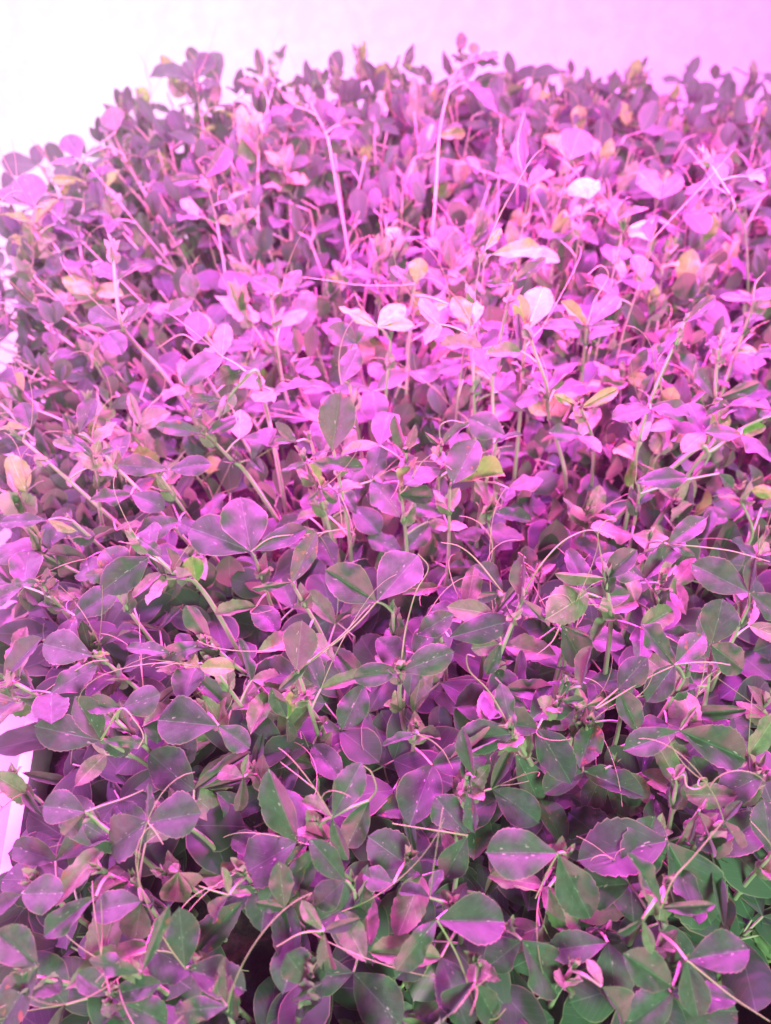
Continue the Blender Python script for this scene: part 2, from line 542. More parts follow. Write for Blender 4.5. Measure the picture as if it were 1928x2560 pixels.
def shoot(x, y, h, lean, size, seed, top_tendril=True, nodes=None):
    r = random.Random(seed)
    far = y > .36
    root = link('pea_shoot', None)
    root.location = (x, y, SOIL_Z)
    root.empty_display_size = 0.01
    lean = Vector(lean)
    # stem: gentle S with a slight zigzag at nodes
    wob = [Vector((r.uniform(-.006, .006), r.uniform(-.006, .006), 0)) for _ in range(5)]
    ctrl = [Vector((0, 0, -0.004))]
    for i in range(1, 6):
        t = i / 5
        ctrl.append(Vector((lean.x * h * t ** 1.5, lean.y * h * t ** 1.5, h * t)) + wob[i - 1] * (0.4 + t))
    pts = spline(ctrl, 20)
    V, F = tube_arrays(pts, [0.00155 - 0.0007 * i / 20 for i in range(21)], 7)
    link('stem', build_mesh('stem', V, F, M_STEM), root)
    nn = nodes or max(2, int(h / 0.036))
    az = r.uniform(0, math.pi * 2)
    for k in range(nn):
        t = 0.36 + 0.60 * (k + r.uniform(-.15, .15)) / max(1, nn - 1) if nn > 1 else .8
        t = min(.97, t)
        i = int(t * 20); f = t * 20 - i
        p = Vector(pts[i]) * (1 - f) + Vector(pts[min(20, i + 1)]) * f
        a = az + k * math.pi + r.uniform(-.5, .5)
        top = k >= nn - 1
        pd = Vector((math.cos(a), math.sin(a), r.uniform(.25, .9) + (0.8 if top else 0)))
        sz = size * (r.uniform(.62, .8) if top else r.uniform(.85, 1.1))
        kinds = ['young', 'young', 'folded', 'open'] if top else ['open', 'open', 'open', 'folded', 'curled'] if k < nn - 2 else ['open', 'open', 'folded', 'young']
        if far:
            kinds = ['young', 'yellow', 'slim'] if top else ['slim', 'young', 'open', 'open', 'folded', 'yellow']
            pd.z += r.uniform(0, .7)
        add_leaf(root, r, p, pd, r.uniform(.010, .026) * (0.6 if top else 1), sz, kinds, (r.uniform(-.6, .6), -0.25 + r.uniform(-.5, .4), 1) if far else (r.uniform(-.5, .5), -0.10 + r.uniform(-.45, .45), 1),
                 tendril=(r.random() < ((.9 if k >= nn - 2 else .5) if far else (.55 if k >= nn - 2 else .15))), upright=far)
        if t > .45:
            src = LIB['stipule'][r.randrange(12)]
            ax = (Vector(pts[min(20, i + 1)]) - Vector(pts[i]))
            q = ax.to_track_quat('Z', 'Y').to_matrix().to_4x4()
            link('stipule', src[4], root, Matrix.Translation(p) @ q @ Matrix.Rotation(a - math.pi / 2, 4, 'Z') @ Matrix.Scale(size * (r.uniform(.8, 1.15) if far else r.uniform(.5, .8)), 4))
    p = Vector(pts[-1])
    src = LIB['tip'][r.randrange(12)]
    link('shoot_tip', src[4], root, Matrix.Translation(p) @ Matrix.Rotation(r.uniform(0, 6), 4, 'Z') @ Matrix.Rotation(r.uniform(-.4, .4), 4, 'X') @ Matrix.Scale(size * r.uniform(.4, .6), 4))
    COUNT['shoots'] += 1
    return root


# ------------------------------------------------------------------ setting
SOIL_Z = 0.035
def plane(name, corners, mat):
    me = build_mesh(name, corners, [(0, 1, 2, 3)], mat, sm=False)
    o = link(name, me)
    return o
o = plane('table_surface', [(-2, -1.0, 0), (2.0, -1.0, 0), (2.0, 1.05, 0), (-2, 1.05, 0)], M_WALL); o['kind'] = 'structure'
prof = [(1.05 + .30 * math.sin(t), .30 - .30 * math.cos(t)) for t in np.linspace(0, math.pi / 2, 17)] + [(1.35, 1.7)]
WV = [(x, a, b) for a, b in prof for x in (-2, 2)]
WF = [(2 * i, 2 * i + 1, 2 * i + 3, 2 * i + 2) for i in range(len(prof) - 1)]
o = link('back_wall', build_mesh('back_wall', WV, WF, M_WALL)); o['kind'] = 'structure'

TRAY_O, TRAY_A = (-0.155, -0.09), rad(10)
TU, TVv = (math.cos(TRAY_A), math.sin(TRAY_A)), (-math.sin(TRAY_A), math.cos(TRAY_A))
TX0, TX1, TY0, TY1 = 0.0, 0.86, 0.0, 1.06
def to_world(a, b):
    return TRAY_O[0] + a * TU[0] + b * TVv[0], TRAY_O[1] + a * TU[1] + b * TVv[1]
def to_tray(x, y):
    x -= TRAY_O[0]; y -= TRAY_O[1]
    return x * TU[0] + y * TU[1], x * TVv[0] + y * TVv[1]
import bmesh
bm = bmesh.new()
def ring(x0, x1, y0, y1, z): return [bm.verts.new((*to_world(*c), z)) for c in ((x0, y0), (x1, y0), (x1, y1), (x0, y1))]
rs = [ring(TX0, TX1, TY0, TY1, .002), ring(TX0 - .008, TX1 + .008, TY0 - .008, TY1 + .008, .045),
      ring(TX0 - .014, TX1 + .014, TY0 - .014, TY1 + .014, .045), ring(TX0 - .014, TX1 + .014, TY0 - .014, TY1 + .014, .048),
      ring(TX0 - .006, TX1 + .006, TY0 - .006, TY1 + .006, .048), ring(TX0 + .002, TX1 - .002, TY0 + .002, TY1 - .002, .005)]
bm.faces.new(rs[0][::-1])
for a, b in zip(rs[:-1], rs[1:]):
    for i in range(4):
        bm.faces.new((a[i], a[(i + 1) % 4], b[(i + 1) % 4], b[i]))
bm.faces.new(rs[-1])
me = bpy.data.meshes.new('growing_tray'); bm.to_mesh(me); bm.free(); me.materials.append(M_TRAY)
tray = link('growing_tray', me)
tray['label'] = 'shallow white plastic growing tray under the whole mat of pea shoots'
tray['category'] = 'tray'
# soil
nx, ny = 90, 100
gx, gy = np.meshgrid(np.linspace(TX0 + .001, TX1 - .001, nx), np.linspace(TY0 + .001, TY1 - .001, ny))
nr = np.random.RandomState(4)
gz = SOIL_Z + nr.uniform(-.004, .004, gx.shape)
gx, gy = to_world(gx, gy)
V = np.stack([gx.ravel(), gy.ravel(), gz.ravel()], 1)
idx = np.arange(nx * ny).reshape(ny, nx)
F = np.stack([idx[:-1, :-1].ravel(), idx[:-1, 1:].ravel(), idx[1:, 1:].ravel(), idx[1:, :-1].ravel()], 1)
o = link('soil', build_mesh('soil', V, F, M_SOIL)); o['kind'] = 'stuff'
o['label'] = 'dark crumbly potting soil glimpsed between the stems'

# ------------------------------------------------------------------ undergrowth: too many to count, one object
def undergrowth():
    r = random.Random(11)
    Vs, Fs, UVs, Es = [], [], [], []
    o = 0
    SV, SF = [], []
    so = 0
    for n in range(1800):
        x, y = to_world(r.uniform(TX0 + .01, TX1 - .01), r.uniform(TY0 + .01, TY1 - .01))
        if n >= 1430:
            x, y = to_world(r.uniform(.01, .75), r.uniform(.82, 1.05))
        elif n >= 1250:
            x, y = to_world(r.uniform(.008, .07), r.uniform(.38, .88))
        if y < .3 and to_tray(x, y)[0] < .045: continue
        if x > 0.62 * (y + .35) or y < 0 or (x > .05 and y < .12 and r.random() < .6) or (-.05 < x < -.03 and y < .12): continue
        h = (canopy(y, x) - SOIL_Z) * r.uniform(.30 if y < .72 else .6, .75 if y < .3 else .52 if y < .52 else .82 if y < .72 else 1.0)
        lx = lean_at(x, y)[0] + r.uniform(-.25, .25); ly = r.uniform(-.2, .2)
        ctrl = [(x, y, SOIL_Z - .004), (x + lx * h * .35, y + ly * h * .35, SOIL_Z + h * .5), (x + lx * h, y + ly * h, SOIL_Z + h)]
        pts = spline(ctrl, 8)
        v, f = tube_arrays(pts, [.0013 - .00005 * i for i in range(9)], 5)
        SV.append(v); SF.append(f + so); so += len(v)
        for k in range(r.randint(2, 3)):
            i = r.randint(4, 8); p = Vector(pts[i])
            a = r.uniform(0, 6.28); pd = Vector((math.cos(a), math.sin(a), .5))
            end = p + pd * r.uniform(.006, .02)
            v, f = tube_arrays([p, (p + end) / 2, end], [.0006] * 3, 4)
            SV.append(v); SF.append(f + so); so += len(v)
            side = pd.cross(Vector((0, 0, 1))).normalized()
            for s in (-1, 1):
                d = side * s + pd * r.uniform(.3, .9) + Vector((0, 0, r.uniform(-.3, .3)))
                ln = r.uniform(.028, .042) if y < .36 else r.uniform(.022, .036)
                src = LIB['lowpoly' if y < .36 or r.random() < .3 else 'lowslim'][r.randrange(14)]
                nrm = (r.uniform(-.6, .6), r.uniform(-.8, .3), 1)
                if y > .34 and r.random() < .5:      # upright leaflets, held close to the stem
                    d = Vector((r.uniform(-.5, .5), r.uniform(-.4, .4), 1)); nrm = (r.uniform(-.7, .7), -1, .3); ln *= .85
                M = np.array(frame(end, d, nrm, ln))
                Vs.append(src[0] @ M[:3, :3].T + M[:3, 3]); Fs.append(src[1] + o); UVs.append(src[2]); Es.append(src[3]); o += len(src[0])
    V = np.concatenate(Vs + SV); nl = sum(len(f) for f in Fs)
    F = np.concatenate(Fs + [f + o for f in SF])
    uv = np.concatenate(UVs + [np.full((so, 2), (0.9, .5))]); e = np.concatenate(Es + [np.zeros(so)])
    me = build_mesh('pea_undergrowth', V, F, M_LEAF, uv, e)
    me.materials.append(M_STEM)
    mi = np.zeros(len(F), np.int32); mi[nl:] = 1
    me.polygons.foreach_set('material_index', mi)
    g = link('pea_undergrowth', me)
    g['kind'] = 'stuff'
    g['label'] = 'tangle of short pea stems and shaded leaves low in the mat'


def lean_at(x, y):
    ta = to_tray(x, y)[0]
    lx = -(0.55 + 0.5 * math.exp(-((y - .5) / .22) ** 2)) * (1 - min(1, max(0, (ta - .01) / 0.22))) + 0.04
    ly = 0.05 + 0.10 * min(1, y / .4)
    if y > .6: ly = .02
    return lx, ly
undergrowth()

# small curly seedlings on the soil at the front right: ground cover, one object
def seedlings():
    r = random.Random(5)
    Vs, Fs, UVs, Es, SV, SF = [], [], [], [], [], []
    o = so = 0
    for n in range(260):
        x = r.uniform(0.0, .34); y = r.uniform(.0, .30) 
        if y > .12 and r.random() < (y - .12) / .15: continue
        h = r.uniform(.012, .038); a = r.uniform(0, 6.28)
        dx, dy = math.cos(a), math.sin(a)
        pts = spline([(x, y, SOIL_Z - .003), (x + dx * .004, y + dy * .004, SOIL_Z + h * .6), (x + dx * .014, y + dy * .014, SOIL_Z + h),
                      (x + dx * .022, y + dy * .022, SOIL_Z + h * .85)], 10)
        v, f = tube_arrays(pts, [.0012 - .00004 * i for i in range(11)], 6)
        SV.append(v); SF.append(f + so); so += len(v)
        for k in range(r.randint(3, 5)):
            p = Vector(pts[r.randint(5, 10)]); b = r.uniform(0, 6.28)
            src = LIB['young'][r.randrange(12)]
            M = np.array(frame(p, (math.cos(b), math.sin(b), r.uniform(-.2, .6)), (r.uniform(-.4, .4), r.uniform(-.4, .4), 1), r.uniform(.009, .017)))
            Vs.append(src[0] @ M[:3, :3].T + M[:3, 3]); Fs.append(src[1] + o); UVs.append(src[2]); Es.append(src[3]); o += len(src[0])
    V = np.concatenate(Vs + SV); nl = sum(len(f) for f in Fs)
    F = np.concatenate(Fs + [f + o for f in SF])
    me = build_mesh('seedling_cover', V, F, M_YOUNG, np.concatenate(UVs + [np.full((so, 2), (.9, .5))]), np.concatenate(Es + [np.zeros(so)]))
    me.materials.append(M_TENDRIL)
    mi = np.zeros(len(F), np.int32); mi[nl:] = 1
    me.polygons.foreach_set('material_index', mi)
    g = link('seedling_cover', me)
    g['kind'] = 'stuff'
    g['label'] = 'low bright green curly seedlings covering the soil at the front right'
seedlings()

# wilted scrap of leaf and tendril caught on the white board
sr = random.Random(9)
its, uvs, es = [], [], []
for k in range(3):
    a_ = leaf_arrays(sr, nv=14, nu=4, W=.3, fold=.5, bend=.8, teeth=5)
    M = np.array(frame((-.60 + k * .008, 1.343, .335 + k * .006), (math.cos(k * 1.1 + .3), -.12, math.sin(k * 1.1 + .3)), (0, -1, .2), .035))
    its.append((a_[0] @ M[:3, :3].T + M[:3, 3], a_[1])); uvs.append(a_[2]); es.append(a_[3])
Vj, Fj = join_arrays(its)
o = link('leaf_scrap', build_mesh('leaf_scrap', Vj, Fj, M_LEAF, np.concatenate(uvs), np.concatenate(es)))
o['label'] = 'small blurred scrap of wilted leaf stuck on the white board, far left'
o['category'] = 'leaf scrap'

# ------------------------------------------------------------------ shoots picked out one by one in the photograph
# H(crop, height of the node, label, nodes, stem, young)   pixels are those of enlarged quarter views of the photograph
OFF = {1: (0, 0), 2: (964, 0), 3: (0, 640), 4: (964, 640), 5: (0, 1280), 6: (964, 1280), 7: (0, 1920), 8: (964, 1920)}
def PX(c, p):
    return OFF[c][0] + p[0] * 0.5786, OFF[c][1] + p[1] * 0.5786
HR = random.Random(77)
HERO_BASES = []
ZK = 0.0


def hero_leaflet(parent, node3, c, tip, f, kind, ndep):
    px, py = PX(c, tip)
    t3 = at_depth(px, py, ndep * HR.uniform(.985, 1.03))
    d = Vector(t3 - node3)
    ln = d.length
    view = (Vector((0, 0, CAM_Z)) - Vector(node3)).normalized()
    up = Vector((HR.uniform(-.5, .5), HR.uniform(-.3, .45), 1)).normalized()
    n = (up * (.55 if kind[0] != 'f' else .4) + view * .6).normalized()
    if kind[0] == 'f':
        n = n + d.normalized().cross(n) * HR.choice((-.5, .5))
    yv = d.normalized(); n = (n - yv * n.dot(yv)).normalized()
    fs = max(.5, abs(n.dot(view)))
    fold = {'o': HR.uniform(.2, .62), 'f': HR.uniform(.6, 1.0), 'c': HR.uniform(.2, .5)}[kind[0]]
    bend = {'o': HR.uniform(-.1, .35), 'f': HR.uniform(-.1, .3), 'c': HR.uniform(.5, 1.1)}[kind[0]]
    W = min(.45, f / 2 / fs ** .5 / math.cos(fold * .8))
    V, F, UV, E = leaf_arrays(HR, nv=44, nu=10, W=W, p=HR.uniform(1.15, 1.6), q=HR.uniform(.60, .76), fold=fold, bend=bend,
                              cup=HR.uniform(0, .35), wave=HR.uniform(.02, .06) + (.05 if kind[0] == 'c' else 0), teeth=HR.randint(9, 13),
                              tooth=HR.uniform(.05, .13), t0=HR.uniform(.25, .5), asym=HR.uniform(-.08, .08),
                              twist=HR.uniform(-.25, .25) + (HR.choice((-.6, .6)) if kind[0] == 'c' else 0))
    me = build_mesh('leaflet', V, F, M_LEAF if 'y' not in kind else M_YELLOW if c <= 5 else M_YOUNG, UV, E)
    # lift the base a little so that a bent leaflet still ends near its tip
    yv2 = (yv + n * bend * .45).normalized()
    link('leaflet', me, parent, Matrix.Translation(parent_root_inv(parent)) @ frame(node3, yv2, n, ln * (1 + bend * .06)))


def parent_root_inv(p):
    r = p
    while r.parent is not None:
        r = r.parent
    return -Vector(r.location)


def H(c, z, label, nodes, stem=None, extra=True, tip=True):
    """nodes: list of (node, [(tip, f, kind)...], tendril points or None)"""
    z = z + ZK
    n0 = np.array(at(*PX(c, nodes[0][0]), z))
    if stem is None:
        hx, hy = HR.uniform(-.010, .010), HR.uniform(-.002, .014)
        lx, ly = lean_at(n0[0], n0[1])
        top = n0 + np.array([hx, hy, -.010])
        base = np.array([top[0] - lx * (top[2] - SOIL_Z) * .8, top[1] - ly * (top[2] - SOIL_Z), SOIL_Z - .004])
        mid = base * .45 + top * .55 + np.array([HR.uniform(-.008, .008), HR.uniform(-.008, .008), 0])
        ctrl = [base, mid, top]
        vis = False
    else:
        P = [np.array(at(*PX(c, s[:2]), s[2])) for s in stem]
        d = P[0] - P[1]; d = d / max(1e-3, -d[2]) if d[2] < 0 else np.array([0, 0, -1.0])
        d[:2] = np.clip(d[:2], -.7, .7)
        base = P[0] + d * (P[0][2] - SOIL_Z + .004) * np.array([.6, .6, 1]); base[2] = SOIL_Z - .004
        ctrl = [base] + P
        vis = True
    ta, tb = to_tray(base[0], base[1])
    base[0], base[1] = to_world(min(TX1 - .012, max(ta, TX0 + .012)), min(TY1 - .012, max(tb, TY0 + .012)))
    root = link('pea_shoot', None); root.location = (base[0], base[1], SOIL_Z)
    R = np.array(root.location)
    HERO_BASES.append((base[0], base[1]))
    n = 8 * (len(ctrl) - 1)
    pts = spline(ctrl, n)
    Vv, F = tube_arrays([p - R for p in pts], [(0.00170 if c > 2 else 0.00115) - 0.0007 * i / n for i in range(n + 1)], 8)
    link('stem', build_mesh('stem', Vv, F, M_STEM), root)
    arr = np.array(pts)
    for node, leaflets, tend in nodes:
        n3 = np.array(at(*PX(c, node), z))
        if vis:   # sit on the visible stem at the closest point in the picture
            q = arr - np.array([0, 0, CAM_Z]); dr = ray(*PX(c, node)); dr = dr / np.linalg.norm(dr)
            dist = np.linalg.norm(q - np.outer(q @ dr, dr), axis=1)
            i = int(dist.argmin()); att = arr[i]
            n3 = np.array([0, 0, CAM_Z]) + dr * (q[i] @ dr)
        else:
            att = arr[-1]
        if np.linalg.norm(n3 - att) < .004:
            att = n3 + np.array([0, 0, -.004])
        midp = (n3 + att) / 2 + np.array([0, 0, .002])
        Vv, F = tube_arrays([p - R for p in spline([att, midp, n3], 6)], [.00085] * 4 + [.0007] * 3, 6)
        lf = link('leaf', build_mesh('leaf', Vv, F, M_STEM), root)
        ndep = float((n3 - np.array([0, 0, CAM_Z])) @ np.array([0, cp, -sp]))
        for t, f, k in leaflets:
            hero_leaflet(lf, n3, c, t, f, k, ndep)
        if tend:
            tp = [n3] + [at_depth(*PX(c, p), ndep * (1 - .006 * (i + 1))) for i, p in enumerate(tend)]
            sp_ = spline(tp, 7 * len(tend))
            m = len(sp_)
            Vv, F = tube_arrays([p - R for p in sp_], [.00052 - .00028 * i / m for i in range(m)], 6)
            link('tendril', build_mesh('tendril', Vv, F, M_TENDRIL), lf)
        elif HR.random() < .22:
            Vv, F = tendril_arrays(HR, Vector(n3 - R), Vector((HR.uniform(-1, 1), HR.uniform(-.6, 1), 1.1)), HR.uniform(.035, .075), None)
            link('tendril', build_mesh('tendril', Vv, F, M_TENDRIL), lf)
    # stipules and an unopened tip on the stem's end
    i = len(arr) - 2
    ax = Vector(arr[-1] - arr[-2])
    q = ax.to_track_quat('Z', 'Y').to_matrix().to_4x4()
    size = float(np.interp(arr[-1][1], [0, .5, 1], [.034, .028, .026]))
    for k in ([len(arr) - 3] if not vis else [len(arr) - 3, int(len(arr) * .6)]):
        src = LIB['stipule'][HR.randrange(12)]
        link('stipule', src[4], root, Matrix.Translation(Vector(arr[k] - R)) @ q @ Matrix.Rotation(HR.uniform(0, 6), 4, 'Z') @ Matrix.Scale(size * HR.uniform(.5, .75), 4))
    if tip:
        src = LIB['tip'][HR.randrange(12)]
        link('shoot_tip', src[4], root, Matrix.Translation(Vector(arr[-1] - R)) @ q @ Matrix.Scale(size * HR.uniform(.3, .45), 4))
    if extra:
        for t in (.55, .75):
            k = int(t * (len(arr) - 1)); a = HR.uniform(0, 6.28)
            add_leaf(root, HR, arr[k] - R, (math.cos(a), math.sin(a), .4), HR.uniform(.012, .022), size * HR.uniform(.8, 1.05),
                     ['open', 'open', 'folded', 'young'], (0, -.15, 1), tendril=HR.random() < .3)
    root['label'] = label
    root['category'] = 'pea shoot'
    root['group'] = 'pea shoots in the tray'
    return root


# --- front right
H(8, .130, 'pea shoot with two wide leaflets, one green and purple, the other all purple', [((745, 368), [((438, 365), .70, 'o'), ((885, 648), .64, 'o')], [(700, 450), (648, 565)])])
H(8, .125, 'pea shoot carrying the two biggest dark green leaflets of the front right', [((1215, 315), [((835, 400), .66, 'o'), ((1400, 665), .60, 'o')], None)])
H(8, .130, 'pea shoot with broad pink-topped leaflet and crumpled partner above a long looping tendril', [((222, 655), [((512, 665), .80, 'o'), ((50, 870), .45, 'c')], [(300, 790), (345, 900), (400, 1060), (470, 1085), (520, 1040)]), ((190, 560), [((65, 535), .5, 'f'), ((245, 440), .45, 'f')], None)])
H(8, .128, 'pea shoot with two half-folded dark leaflets, one above the other, and a tendril running left', [((355, 292), [((215, 125), .75, 'o'), ((255, 470), .62, 'o')], [(250, 275), (120, 255), (30, 240)])])
H(8, .140, 'pea shoot with a bright pink boat-shaped leaflet hanging straight down', [((368, 85), [((385, 278), .42, 'f'), ((350, -60), .40, 'f')], None)])
H(8, .140, 'pea shoot with two tightly folded pink-backed leaflets and a straight tendril rising right', [((1190, 603), [((1040, 372), .36, 'f'), ((1425, 590), .32, 'f')], [(1245, 480), (1330, 385), (1455, 235)]), ((1110, 655), [((1000, 715), .35, 'f'), ((1150, 800), .4, 'oy')], None)])
H(8, .125, 'pea shoot with half-pink round leaflet and pink tendril running out at the bottom right corner', [((1300, 830), [((1565, 785), .70, 'o'), ((1350, 1070), .6, 'o')], [(1400, 910), (1500, 990), (1660, 1095)])])
H(8, .122, 'pea shoot with one green leaflet folded lengthwise, between the crumpled leaf and the purple one', [((705, 515), [((680, 748), .60, 'f')], None)])
H(8, .115, 'pea shoot with a plain dull green twin leaf near the bottom edge', [((590, 745), [((740, 975), .75, 'o'), ((440, 860), .55, 'o')], None)], extra=False)
H(8, .112, 'pea shoot with wide shaded green leaflets under the big purple leaflet', [((960, 755), [((700, 790), .55, 'o'), ((1000, 1010), .75, 'o')], None)], extra=False)
H(8, .114, 'pea shoot with a single oval green leaflet pointing left, low at the front right', [((1240, 945), [((1030, 805), .55, 'o')], None)], extra=False)
H(8, .122, 'pea shoot with a pale curled leaflet above a folded mauve one at the bottom edge', [((935, 945), [((1030, 1100), .45, 'f'), ((870, 830), .5, 'fy')], None)], extra=False)
H(8, .122, 'pea shoot with a pink folded leaflet inside the looping tendril', [((385, 925), [((250, 1100), .4, 'f'), ((470, 1080), .5, 'o')], None)], extra=False)
H(8, .118, 'pea shoot with dark drooping twin leaflets in the shaded hollow on the right', [((945, 5), [((1110, 190), .6, 'o'), ((860, 190), .5, 'o')], None)])
H(8, .125, 'pea shoot with a rounded green leaflet near the right edge above the coiled tendril', [((1640, 30), [((1450, 120), .7, 'o')], None)])
H(8, .135, 'pea shoot with narrow pink leaflets hanging side by side on the right', [((1350, 190), [((1410, 405), .38, 'f'), ((1310, 320), .3, 'f')], None)])
H(8, .120, 'pea shoot with a deep green serrated leaflet next to the bright young stem', [((560, -60), [((660, 150), .5, 'o')], None)])
H(8, .142, 'pea shoot with a tendril wound into a tight pale coil', [((1250, 50), [((1215, 5), .7, 'fy'), ((1300, -10), .6, 'fy')], [(1290, 30), (1300, 75), (1335, 92), (1380, 80), (1388, 48), (1362, 45), (1350, 70), (1368, 84), (1385, 62), (1366, 40)])])
H(8, .140, 'pea shoot ending in two small slim leaflets beside the straight tendril tip', [((1462, 232), [((1540, 145), .4, 'f'), ((1530, 350), .3, 'f')], None)], tip=False)
H(8, .128, 'pea shoot whose pale green leaflet is cut by the right edge of the view', [((1665, 360), [((1635, 140), .75, 'o')], None)])
# --- front left
H(7, .140, 'pea shoot with a glossy pink-violet fan-shaped leaflet pointing left, near the left edge', [((370, 190), [((190, 165), .78, 'o'), ((280, 290), .45, 'f')], [(450, 160), (540, 130), (620, 95)])])
H(7, .138, 'pea shoot with two broad flecked pink-mauve leaflets joined in a wide V', [((640, 235), [((865, 195), .75, 'o'), ((480, 340), .72, 'o'), ((640, 70), .3, 'f')], [(675, 280), (705, 330)])])
H(7, .130, 'pea shoot with a nearly round violet leaflet over the white table edge', [((95, 545), [((275, 540), .95, 'o'), ((-20, 610), .5, 'o')], None)])
H(7, .128, 'pea shoot with a long deep purple leaflet hanging toward the table', [((415, 555), [((195, 725), .45, 'o')], None)])
H(7, .126, 'pea shoot with a violet leaflet lying over a green one left of the curled leaf', [((612, 575), [((400, 625), .68, 'o'), ((585, 735), .75, 'o')], None)])
H(7, .120, 'pea shoot with dark green twin leaflets on a pale upright stem at the bottom left', [((475, 985), [((335, 890), .70, 'o'), ((720, 1100), .55, 'o'), ((690, 930), .45, 'o')], None)], stem=[(430, 1100, .09), (475, 990, .115)], extra=False)
H(7, .140, 'pea shoot with a leaflet rolled into a lilac tube with a dark violet edge', [((612, 885), [((728, 590), .26, 'f'), ((390, 830), .35, 'c')], None)], extra=False)
H(7, .120, 'pea shoot with a tall brownish oval leaflet standing above bare soil', [((800, 865), [((775, 605), .60, 'o'), ((1060, 960), .62, 'o')], None)], extra=False)
H(7, .128, 'pea shoot with a broad dark green leaflet under a cupped purple one', [((1285, 318), [((1045, 460), .75, 'o'), ((1165, 10), .48, 'f')], None)])
H(7, .145, 'pea shoot with a bright pink pointed leaflet below a large magenta one, left of centre', [((1435, 215), [((1560, -20), .55, 'o'), ((1505, 395), .42, 'f'), ((1300, 150), .5, 'fy')], None), ((1595, 140), [((1500, 340), .5, 'o')], [(1625, 90), (1605, 20), (1570, -10)])])
H(7, .132, 'pea shoot with three small folded pale-edged leaflets in the lower left', [((990, 550), [((960, 430), .35, 'fy'), ((925, 650), .38, 'f'), ((1085, 545), .3, 'fy')], [(920, 530), (860, 510)])])
H(7, .126, 'pea shoot with a rosy curled leaflet over a green hollow one', [((1230, 605), [((1105, 580), .5, 'f'), ((1205, 405), .5, 'o')], None)])
H(7, .130, 'pea shoot with half-open leaflets on a thick stalk, low in the middle', [((1490, 485), [((1340, 310), .5, 'o'), ((1370, 595), .62, 'o')], None)])
H(7, .132, 'pea shoot with a pink tongue-like leaflet pointing down and a straight tendril left', [((1400, 705), [((1305, 575), .45, 'fy'), ((1430, 862), .40, 'f'), ((1555, 650), .32, 'f')], [(1300, 715), (1195, 772)])])
H(7, .114, 'pea shoot with a matched pair of round grey-green leaflets like two coins', [((1330, 925), [((1240, 805), .85, 'o'), ((1395, 825), .80, 'o')], None)], stem=[(1290, 1070, .085), (1330, 930, .110)], extra=False)
H(7, .128, 'pea shoot with a slim pale leaflet upright over a pink rolled one at the bottom', [((985, 1030), [((970, 815), .24, 'f'), ((760, 1060), .4, 'c')], None)], extra=False)
H(7, .130, 'pea shoot with big half-pink half-violet leaflets drooping over the table, bottom left', [((165, 850), [((0, 1120), .5, 'o'), ((-10, 700), .75, 'o')], None)])
H(7, .132, 'pea shoot with a small hooked pale leaflet tip left of the magenta leaf', [((1052, 40), [((1030, 180), .42, 'f'), ((950, 20), .5, 'oy'), ((1075, -60), .4, 'fy')], None)])
H(7, .118, 'pea shoot with a cluster of four little olive-brown leaflets on a horizontal stem', [((770, 450), [((700, 480), .9, 'oy'), ((760, 575), .9, 'oy'), ((835, 520), .8, 'oy'), ((740, 420), .8, 'oy')], None)], extra=False)
H(7, .122, 'pea shoot with a clean bright green round leaflet in the shade below the pink V', [((1700, 500), [((1567, 460), .85, 'o')], None)])
# --- middle right
H(6, .17, 'pea shoot with a pale upright pink leaflet and thick tendril arching to the right', [((588, 378), [((600, 185), .45, 'f'), ((705, 495), .2, 'f')], [(625, 300), (690, 205), (770, 125), (860, 82), (930, 85), (990, 112)]), ((495, 570), [((435, 700), .5, 'f'), ((370, 590), .7, 'oy')], None)], stem=[(415, 860, .10), (455, 720, .125), (505, 590, .145), (575, 415, .172)])
H(6, .16, 'pea shoot with a very large white-flecked green leaflet, pink underneath, at the centre', [((-38, 388), [((140, 188), .82, 'o'), ((-260, 250), .72, 'o'), ((-150, 450), .3, 'f')], [(-110, 470), (-210, 560), (-320, 645)])])
H(6, .16, 'pea shoot with a two-tone green and magenta leaflet and an arching pale tendril above it', [((65, 690), [((292, 605), .55, 'o'), ((-135, 715), .55, 'o')], [(85, 520), (130, 350), (185, 245), (140, 180)])], stem=[(100, 1060, .085), (62, 820, .12), (65, 695, .155)])
H(6, .165, 'pea shoot with two pink triangular half-leaflets and a tendril reaching up left', [((505, 348), [((385, 235), .55, 'f'), ((400, 375), .5, 'f')], [(400, 215), (320, 150), (240, 132)])])
H(6, .17, 'pea shoot with a pale-rimmed boat leaflet left of its stem and a pink one right', [((950, 285), [((735, 265), .34, 'fy'), ((1085, 165), .6, 'o')], [(930, 180), (918, 95), (950, 40), (1000, 30)]), ((975, 440), [((900, 560), .5, 'fy'), ((1045, 500), .6, 'oy')], [(925, 405), (860, 400)])], stem=[(965, 570, .13), (970, 430, .155), (950, 290, .172)])
H(6, .17, 'pea shoot with a toothed pink leaflet topping a long stalk near the right edge', [((1220, 140), [((1380, 30), .52, 'o'), ((1335, 190), .3, 'c'), ((1090, 190), .12, 'f')], [(1350, 150), (1500, 170), (1660, 215)])])
H(6, .155, 'pea shoot with a wide violet leaflet behind a small dark upright one, right edge', [((1570, 348), [((1325, 225), .62, 'o'), ((1600, 200), .5, 'f'), ((1700, 450), .6, 'o')], None)])
H(6, .155, 'pea shoot with a big smooth fan-shaped violet leaflet above the green right side', [((1405, 575), [((1455, 380), 1.05, 'o'), ((1540, 680), .6, 'o')], None)])
H(6, .16, 'pea shoot with curled lilac and round rosy leaflets over green ones, right side', [((1248, 660), [((1105, 490), .5, 'c'), ((1370, 535), .55, 'o'), ((1130, 820), .60, 'o')], [(1350, 650), (1430, 652), (1490, 662)])])
